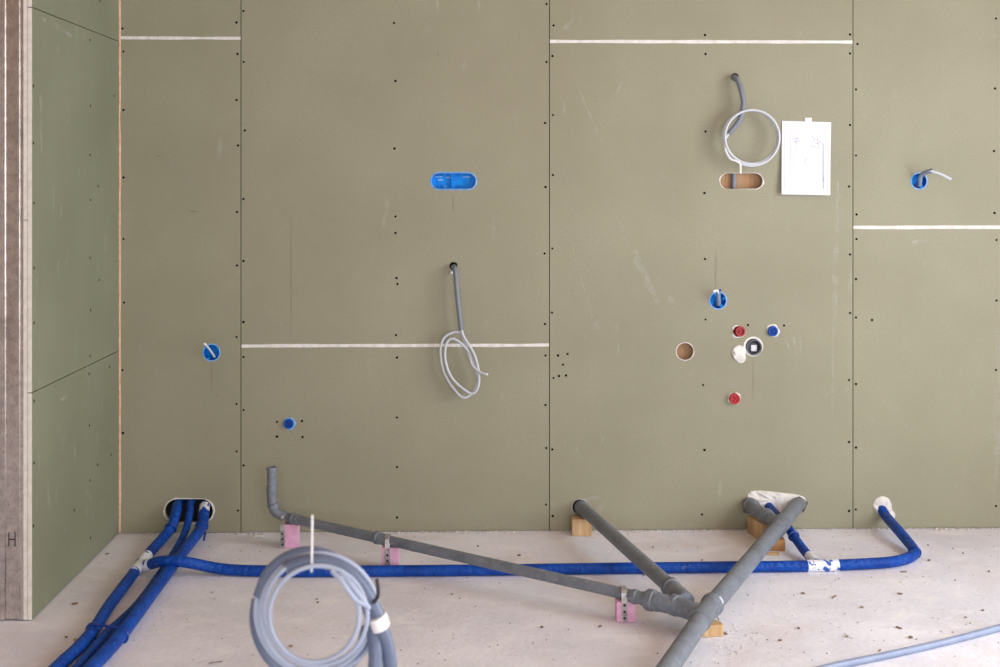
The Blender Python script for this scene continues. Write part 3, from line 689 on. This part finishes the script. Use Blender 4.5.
bm = bmesh.new(); tube(bm, spline([F(205.5,529,0.05), F(205,534,0.034), F(204,540,0.022)], 5), 0.004, 8); tag(fin('cable_tie_tail', bm, M['bluedark']), 'loose blue tie end beside the right blue pipe', 'cable tie')
# white plaster lips and patches at pipe openings
def lip(outline, label, inner=0.985, outer=1.10, prot=0.004, irr=0.05):
    c = Vector((sum(p[0] for p in outline)/len(outline), sum(p[1] for p in outline)/len(outline))); bm = bmesh.new(); rows = []
    for x, z in outline:
        d = Vector((x, z))-c; j = 1+irr*noise.noise(Vector((x*40, z*40, 1)))
        rows.append([bm.verts.new((c.x+d.x*q, y, c.y+d.y*q)) for q, y in ((inner, 0.012), (inner, -prot*0.6), ((inner+outer*j)/2, -prot), (outer*j, -0.0005), (outer*j, 0.001))])
    n = len(rows)
    for k in range(n):
        a, b = rows[k], rows[(k+1)%n]
        for q in range(4): bm.faces.new((a[q], a[q+1], b[q+1], b[q]))
    return tag(fin('plaster_rim', bm, M['plaster'], wall_back), label)
lip(stadium(*wz(189, 511), 50*PXM, 25*PXM, 10), 'chipped white rim around the slot of three blue pipes', 0.95, 1.01, 0.002, 0.09)
blob('plaster_patch', [(748,493),(755,490.5),(768,491),(782,492.5),(795,494),(804,497),(806,503),(800,509),(790,513),(776,515),(763,512),(752,508),(747,501)], 0.012, M['plaster'], 'large rough white plaster patch behind the thick grey pipes', 'plaster', seed=7)
blob('plaster_patch', [(873,505),(875,499),(881,496),(888,498),(891,503),(892,509),(895,514),(894,519),(889,520),(885,514),(877,513)], 0.010, M['plaster'], 'white plaster patch around the blue pipe at far right', 'plaster', seed=11)
lip(rc(685,351.5,8.8), 'white cut edge of the round hole', 0.97, 1.06, 0.0015, 0.08); lip(stadium(*wz(741.5, 181), 44*PXM, 16*PXM, 10), 'white cut edge of the oblong hole', 0.975, 1.025, 0.0012, 0.06)
lip(rc(580,507,8.0), 'white rim where middle grey pipe enters the wall', 0.97, 1.05, 0.003, 0.12)

# ------------------------------------------------------------------ grey drain pipes
dr = thing('drain_pipes', 'grey plastic drain pipes joining on the floor', 'drain pipe', F(690, 612, 0))
def pipe(name, pts, r, n=8, straight=False, seg=22, label=None):
    bm = bmesh.new(); tube(bm, pts if straight else spline(pts, n), r, seg); o = fin(name, bm, M['pvc'], dr, angle=50)
    if label: o['label'] = label
    return o
def collar(p, d, r, ln=0.05, lipr=1.22, name='socket_collar'):
    bm = bmesh.new()
    lathe(bm, Vector(p)-Vector(d).normalized()*ln/2, d, [(0, r*1.0), (0.002, r*lipr*0.97), (ln*0.12, r*lipr*1.05), (ln*0.30, r*lipr*1.05), (ln*0.36, r*1.12), (ln*0.9, r*1.12), (ln, r*1.0)], 24)
    return fin(name, bm, M['pvc'], dr, angle=35)
# thin line
R1 = 0.0178
A1 = F(287, 517.5, 0.106); A2 = F(650, 599.5, 0.080); d1 = (A2-A1).normalized()
pipe('thin_pipe', [A1, A2], R1, straight=True, label='long thin sloping pipe')
vt = F(272.5, 500, 0.165); vtop = Vector((vt.x, A1.y+0.01, W(272.5, 466).z))
vt.y = A1.y+0.012
vx = vt.x
e0 = Vector((vx, vt.y, A1.z+0.075))
pipe('elbow', [Vector((vx, vt.y, A1.z+0.10)), e0, Vector((vx+0.004, vt.y-0.001, A1.z+0.045)), Vector((vx+0.018, vt.y-0.004, A1.z+0.018)), A1+d1*0.0, A1+d1*0.04], R1*1.06)
bm = bmesh.new()
lathe(bm, Vector((vx, vt.y, A1.z+0.085)), (0, 0, 1), [(0, R1*1.05), (0.01, R1*1.16), (0.03, R1*1.16), (0.034, R1), (0.054, R1), (0.055, R1*1.1), (0.064, R1*1.1), (0.065, R1), (0.088, R1), (0.090, R1*1.10), (0.102, R1*1.10), (0.103, R1*0.9), (0.085, R1*0.86), (0.085, 0.0005)], 22)
tag(fin('riser', bm, M['pvc'], dr, angle=35), 'short upright riser with open top')
collar(A1+d1*0.045, d1, R1, 0.040, 1.2); collar(Vector((vx+0.006, vt.y-0.002, A1.z+0.040)), Vector((0.35, -0.05, -1)), R1, 0.022, 1.2); collar(A1+d1*0.455, d1, R1, 0.055, 1.2, 'clamp_collar')
# reducer and first Y fitting
p_in = F(632, 595.5, 0.081)
bm = bmesh.new(); q = F(633, 596.2, 0.081)
lathe(bm, q, d1, [(-0.01, R1), (0, R1*1.25), (0.012, R1*1.3), (0.016, R1*1.12), (0.03, R1*1.12), (0.034, R1*1.25), (0.046, R1*1.25), (0.05, R1*1.1), (0.07, R1*1.1)], 24)
fin('reducer', bm, M['pvc'], dr, angle=35)
R2 = 0.0248
Y0 = F(647, 599.3, 0.080); Y1 = F(682, 607.5, 0.077)
dY = (Y1-Y0).normalized()
bm = bmesh.new(); LY = (Y1-Y0).length
lathe(bm, Y0, dY, [(0, R2*0.9), (0.0, R2*1.26), (0.004, R2*1.34), (0.022, R2*1.34), (0.026, R2*1.2), (0.04, R2*1.2), (0.045, R2*1.1), (LY+0.01, R2*1.1)], 26)
B0 = Vector((W(580.5,506.5).x, 0.06, W(580.5,506.5).z)); B0a = W(580.5, 506.5, 0.0); B1 = F(676, 592, 0.084)
dB = (B1-B0a).normalized()
lathe(bm, B1-dB*0.055, dB, [(0, R2*0.95), (0.0, R2*1.2), (0.003, R2*1.28), (0.022, R2*1.28), (0.026, R2*1.1), (0.14, R2*1.1)], 26)
fin('branch_fitting', bm, M['pvc'], dr, angle=35)
pipe('branch_pipe', [B0a+Vector((-0.012, 0.07, 0.004)), B0a-dB*0.0, B1], R2, straight=True, label='middle pipe leaving the wall over a wood block')
collar(B0a+dB*0.03, dB, R2, 0.04, 1.13)
# thick main pipe
R3 = 0.0285
C0_ = W(798.5, 503.5, 0.0); C1 = F(706, 612.5, 0.076); C2 = F(652.5, 691, 0.062)
dC = (C1-C0_).normalized(); dC2 = (C2-C1).normalized()
pipe('main_pipe', [C0_-dC*0.05, C0_+dC*0.02, C1, C2], R3, straight=True, label='thick main pipe running towards the room')
collar(C0_+dC*0.31, dC, R3, 0.075, 1.10); collar(C0_+dC*0.36, dC, R3, 0.03, 1.09)
bm = bmesh.new(); T0 = F(711.5, 605.5, 0.0762); T1 = F(699.5, 620.5, 0.0755)
dT = (T1-T0).normalized(); LT = (T1-T0).length
lathe(bm, T0-dT*0.02, dT, [(0, R3*1.0), (0.0, R3*1.16), (0.004, R3*1.24), (0.020, R3*1.24), (0.025, R3*1.12), (LT+0.01, R3*1.12), (LT+0.014, R3*1.20), (LT+0.024, R3*1.20), (LT+0.028, R3*1.0)], 28)
E1 = (T0+T1)/2+dT*0.02; E0 = Y1
dE = (E1-E0).normalized()
lathe(bm, E0-dE*0.01, dE, [(-0.03, R2*0.9), (-0.03, R2*1.18), (-0.026, R2*1.30), (-0.008, R2*1.30), (-0.004, R2*1.16), ((E1-E0).length, R2*1.16)], 26)
fin('main_branch_fitting', bm, M['pvc'], dr, angle=35)
# paper label on the upper collar of the main fitting
bm = bmesh.new(); u_ = Vector((0, 0, 1)).cross(dT).normalized(); v_ = dT.cross(u_).normalized()
if v_.z < 0: v_ = -v_
if u_.x < 0: u_ = -u_
rw = []
for k in range(7):
    an = math.radians(14+k*6); rw.append([T0-dT*0.02+dT*q+(u_*math.cos(an)+v_*math.sin(an))*R3*1.255 for q in (0.006, 0.019)])
sheet_strip(bm, rw, (0, 0, 1), 0.0006); fin('paper_label', bm, M['ink'], dr)
# short elbow from the wall into the main pipe
S0 = W(749.5, 503, 0.0); S1 = C0_+dC*0.33
pipe('stub_elbow', [S0+Vector((0, 0.06, 0.0)), S0, S0.lerp(S1, 0.25)+Vector((-0.012, -0.02, 0)), S0.lerp(S1, 0.55), S1], R2*0.98)
sd = (S1-S0).normalized(); collar(S0.lerp(S1, 0.12)+Vector((-0.006,-0.01,0)), Vector((0.25,-1,0)), R2, 0.05, 1.16); collar(S0.lerp(S1, 0.62), sd, R2, 0.035, 1.14)
bm = bmesh.new(); lathe(bm, C0_+Vector((0,0.012,0)), dC, [(0, R3*1.0), (0.0, R3*1.1), (0.02, R3*1.1), (0.02, R3)], 26); fin('shaded_gap_ring', bm, M['dark'], dr, angle=35)  # dark rings stand in for the shaded gap where both pipes enter the wall
bm = bmesh.new(); lathe(bm, B0a+Vector((0,0.014,0)), dB, [(0, R2*1.0), (0.0, R2*1.12), (0.02, R2*1.12), (0.02, R2)], 26); fin('shaded_gap_ring', bm, M['dark'], dr, angle=35)

# ------------------------------------------------------------------ supports: pink foam blocks and wood blocks
def on_line(P, d, s): return P+d*s
def pink(s, label, sx=0.0, w=0.06, dpt=0.05):
    c = A1+d1*s; top = c.z-R1-0.001; t = thing('foam_support', label, 'support block', (c.x, c.y, 0))
    bm = bmesh.new(); box(bm, (c.x+0.006, c.y, top/2), (w, dpt, top), bev=0.002); fin('foam_block', bm, M['pink'], t)
    # perforated steel strap over the pipe
    bm = bmesh.new(); side = Vector((1, 0, 0)); perp = Vector((0, -1, 0)); cs = c+side*sx
    cs.z = (c+d1*(sx/d1.x)).z; cs.y = (c+d1*(sx/d1.x)).y
    path = [Vector((cs.x, c.y, 0))+perp*(dpt/2+0.002)+Vector((0,0,z)) for z in (0.004, top*0.35, top*0.7, top)]
    for k in range(9):
        an = math.pi*k/8; path.append(cs+perp*math.cos(an)*(R1*1.36)+Vector((0, 0, math.sin(an)*R1*1.2)))
    path += [Vector((cs.x, c.y, 0))-perp*(dpt/2+0.002)+Vector((0,0,z)) for z in (top, 0.004)]
    rows = [[p+side*q for q in (-0.009, 0.009)] for p in path]
    sheet_strip(bm, rows, row_normals(path, (-1, 0, 0)), 0.0012)
    st = fin('steel_strap', bm, M['strap'], t, smooth=False); st['label'] = 'perforated steel strap'
    for z in (0.014, 0.034, 0.054):
        if z < top:
            bm = bmesh.new(); lathe(bm, Vector((cs.x, c.y, z))+perp*(dpt/2+0.0030), perp, [(0, 0.0042), (0.0016, 0.0042)], 10); fin('strap_hole', bm, M['dark'], st)
    return t
def s_at(px):                                         # distance along the thin pipe at an image column
    lo_, hi_ = 0.0, (A2-A1).length
    def col(s):
        p = A1+d1*s-CAMP; f = Vector((math.sin(YAW), math.cos(YAW), 0)); r = Vector((math.cos(YAW), -math.sin(YAW), 0)); return PPX+FPX*p.dot(r)/p.dot(f)
    for _ in range(40):
        m_ = (lo_+hi_)/2
        if col(m_) < px: lo_ = m_
        else: hi_ = m_
    return lo_
pink(s_at(289.5), 'pink foam block under the elbow end of thin pipe', -0.022); pink(s_at(389), 'pink foam block behind the long blue pipe', -0.004); pink(s_at(623.5), 'pink foam block nearest the grey pipe junction')
def wood(c, s, rz, label, m='wood', bev=0.002, name='wood_block'):
    bm = bmesh.new(); box(bm, (0, 0, s[2]/2), s, bev=bev); bmesh.ops.rotate(bm, cent=(0,0,0), matrix=Matrix.Rotation(rz, 3, 'Z'), verts=bm.verts)
    me_o = fin(name, bm, M[m], None, smooth=True, angle=30); me_o.location = c
    return tag(me_o, label, 'wood block')
a = F(581.5, 534.5); wood((a.x, -0.05, 0), (0.075, 0.06, B0a.z-R2-0.004), 0.0, 'wood block under the middle grey pipe at the wall')
a = W(759, 530); wood((a.x, -0.10, 0), (0.085, 0.14, S0.z-R2-0.012), 0.2, 'tall wood block under the short grey elbow')
a = F(774, 551.5); wood((a.x, a.y+0.03, 0), (0.09, 0.05, 0.04), -0.1, 'orange wood piece under the thick grey pipe', 'wooddark')
a = F(770, 554.5); wood((a.x-0.005, a.y-0.002, 0), (0.075, 0.016, 0.008), -0.05, 'thin wood sliver on the floor before the orange piece', 'wood', 0.001, 'wood_sliver')
a = F(709, 637); wood((a.x, a.y+0.018, 0), (0.085, 0.04, 0.036), 0.15, 'small wood wedge under the grey pipe junction', 'wood')
bm = bmesh.new(); tube(bm, spline([F(716,612,0.05), F(719,620,0.03), F(720,630,0.006), F(727,634,0.003)], 5), 0.003, 8)
tag(fin('wire_strap', bm, M['strap']), 'thin steel wire strap beside the grey pipe junction', 'wire')

# ------------------------------------------------------------------ foreground: coiled conduit rising from the floor
YC = 2.65                                             # metres in front of the wall
def K(px, py, off=0.0): return W(px, py, YC+off)
kc = K(385, 667); t = thing('conduit_coil', 'big blue-grey conduit and cable coil in the foreground', 'cable coil', (kc.x+0.02, kc.y, 0))
RC = 0.0128
def kt(name, pts, r, m, n=8, seg=16, floor_end=None):
    P = spline(pts, n); bm = bmesh.new(); tube(bm, P, r, seg); return fin(name, bm, M[m], t)
p1 = K(391, 690, 0.0); f1 = Vector((p1.x+0.012, p1.y, 0.0)); p2 = K(375, 690, 0.02); f2 = Vector((p2.x+0.01, p2.y, 0.0))
kt('conduit', [f1, f1.lerp(p1, 0.5)+Vector((0.003,0,0)), p1, K(389,655), K(383.5,634), K(376,612), K(365,592), K(349,573), K(328,562.5), K(306,561.5), K(287.5,568)], RC, 'conduitblue')
kt('conduit', [f2, f2.lerp(p2, 0.5), p2, K(375.5,655,0.012), K(374,637,0.0), K(370.5,612,-0.022), K(361,588,-0.026), K(345,567,-0.026), K(324,555.5,-0.026), K(303,553.5,-0.026), K(283,561,-0.026), K(268,576,-0.024), K(259.5,597,-0.02)], RC, 'conduitblue')
def loops(cx, cy, r0, r1, a0, turns, off0, off1, r, m, name, lead=None, tail=None, wob=1.5):
    n = int(turns*28); pts = list(lead or [])
    for k in range(n+1):
        f = k/n; a = a0+f*turns*2*math.pi; q = r0+(r1-r0)*f+wob*math.sin(a*1.0+f*5)
        pts.append(K(cx+q*math.cos(a), cy-q*math.sin(a)*1.03, off0+(off1-off0)*f))
    pts += list(tail or [])
    return kt(name, pts, r, m, 3, 12)
loops(316.5, 614, 53, 43, math.radians(128), 1.8, 0.012, 0.044, 0.0043, 'cablep', 'inner_cable', lead=[K(289,567.5,0.002)])
loops(317.5, 613, 62, 54, math.radians(166), 1.72, -0.02, -0.002, 0.0048, 'cablep', 'outer_cable', lead=[K(260.5,594,-0.02)], wob=1.0)
kt('outer_cable', [K(257,600,-0.04), K(255,620,-0.042), K(260,642,-0.044), K(272,661,-0.044), K(290,675,-0.044), K(315,680,-0.04), K(340,672,-0.03), K(359,652,-0.02), K(367,628,-0.01)], 0.0105, 'conduitblue')
# crossing cable ends at the right of the ring
kt('cable_end', [K(340,573,0.034), K(350,583,0.046), K(361,597,0.05), K(369,609,0.05)], 0.0050, 'cablep')
kt('cable_end', [K(332,571,0.044), K(343,583,0.056), K(356,600,0.058), K(368,606,0.05)], 0.0042, 'cablep')
# white tape band, dark tie tail, upright white wire
bm = bmesh.new(); tp = K(379, 621, -0.006); dd = (K(376,612)-K(383.5,634)).normalized(); sx = dd.cross(Yn).normalized()
rows = []
for q in (-0.0115, 0.0115):
    ring = []
    for k in range(24):
        an = 2*math.pi*k/24; ring.append(bm.verts.new(tp+dd*q+sx*math.cos(an)*0.0170+Vector((0,-1,0))*math.sin(an)*0.030))
    rows.append(ring)
for k in range(24): bm.faces.new((rows[0][k], rows[0][(k+1)%24], rows[1][(k+1)%24], rows[1][k]))
bm.faces.new(rows[0][::-1]); bm.faces.new(rows[1])
fin('tape_band', bm, M['tape'], t)
kt('dark_tie', [K(373,603,0.018), K(377.5,597,0.02), K(378,588,0.02), K(376.8,579,0.018)], [0.0036]*25, 'dark', 8, 8)
kt('upright_wire', [K(311.5,572,0.02), K(311.8,560,0.022), K(312,540,0.022), K(312.2,515,0.02)], 0.0021, 'cablew', 6, 8)
bm = bmesh.new(); lathe(bm, K(287.8,567.8), (K(287.5,568)-K(296,563)), [(0, 0.0136), (0.004, 0.0136), (0.004, 0.006)], 14); fin('conduit_mouth', bm, M['conduit'], t)

# pale conduit on the floor at right
bm = bmesh.new(); tube(bm, spline([F(760,685,0.0102), F(830,667,0.0102), F(885,655.5,0.0102), F(945,642,0.0102), F(1000,627.5,0.0102), F(1060,611,0.0102)], 8), 0.0100, 16)
tag(fin('floor_conduit', bm, M['conduitlight']), 'pale blue-grey conduit lying on the floor at right', 'conduit')

# ------------------------------------------------------------------ debris
def chip(px, py, s, rz, label, m, name='wood_chip', cat='debris', tilt=0.0):
    s = (s[0]*0.62, s[1]*0.6, s[2]*0.55); bm = bmesh.new(); box(bm, (0, 0, s[2]/2), s)
    for v in bm.verts: v.co += Vector((random.uniform(-.12, .12)*s[0], random.uniform(-.15, .15)*s[1], random.uniform(0, .3)*s[2] if v.co.z > s[2]*0.5 else 0))
    bmesh.ops.rotate(bm, cent=(0,0,0), matrix=Matrix.Rotation(rz, 3, 'Z'), verts=bm.verts)
    o = fin(name, bm, M[m], None, smooth=False); o.location = F(px, py); o.location.z = 0.0; return tag(o, label, cat)
chip(259, 536.5, (0.05, 0.03, 0.012), 0.1, 'white plaster chip at the wall left of first pink block', 'crumbw', 'plaster_chip')
chip(216, 662.5, (0.06, 0.004, 0.003), 0.35, 'thin dark splinter on the floor left of the coil', 'crumb', 'splinter')
chip(834, 597, (0.045, 0.008, 0.004), 0.9, 'dark splinter on the floor below taped blue tee', 'crumb', 'splinter')
chip(899, 628, (0.030, 0.010, 0.004), -1.0, 'grey splinter on the floor above the pale conduit', 'crumb', 'splinter')
chip(904, 572, (0.03, 0.010, 0.004), 0.2, 'brown chip below the bend of the blue pipe', 'crumb')
chip(900, 594, (0.026, 0.012, 0.005), -0.5, 'brown chip between blue pipe bend and pale conduit', 'crumb')
chip(75, 604, (0.028, 0.020, 0.006), 0.5, 'brown chip on floor between left wall and blue pipes', 'crumb')
chip(76, 641, (0.022, 0.028, 0.010), 0.2, 'yellowish crumb beside the tied blue pipes', 'wood', 'crumb_piece')
chip(927, 527.5, (0.02, 0.02, 0.014), 0.4, 'grey crumb at the wall right of plaster patch', 'crumb', 'crumb_piece')
chip(107, 554, (0.022, 0.012, 0.004), 0.3, 'small brown chip in the corner by left wall', 'crumb')
bm = bmesh.new()
for px, py in [(653,547),(542,627),(600,626),(748,595),(478,546),(291,646),(361,655),(318,602),(317,599),(799,628),(803,593),(794,595),(911,637),(847,636),(845,634),(955,580),(989,571),(963,553),(928,545),(929,560),(66,637),(209,546),(519,555),(340,534),(644,575),(452,594),(460,598),(950,638),(966,617),(983,610),(880,650),(862,607),(780,640),(702,560),(770,540)]:
    crumb(bm, F(px, py, 0.002), random.uniform(0.003, 0.0065))
for _ in range(170):
    p = F(random.uniform(130, 1000), random.uniform(533, 667)); crumb(bm, p+Vector((0,0,0.0005)), random.uniform(0.0012, 0.0028))
tag(fin('dark_grit', bm, M['crumb'], smooth=False), 'tiny brown grit scattered over the screed floor', 'grit', kind='stuff')
bm = bmesh.new()
for _ in range(420):
    x = random.uniform(XL+0.03, 2.3); y = -abs(random.gauss(0, 0.014))-0.003
    crumb(bm, (x, y, 0.001), random.uniform(0.0015, 0.0045)*(1.3 if x > 0.9 else 1))
for _ in range(120):
    p = F(random.gauss(850, 90), random.uniform(533, 640)); crumb(bm, p+Vector((0,0,0.0005)), random.uniform(0.0012, 0.003))
for _ in range(90):
    p = F(random.gauss(732, 16), random.gauss(638, 10)); crumb(bm, p+Vector((0,0,0.0005)), random.uniform(0.0012, 0.003))
tag(fin('plaster_grit', bm, M['crumbw'], smooth=False), 'white plaster crumbs scattered along the wall foot', 'grit', kind='stuff')
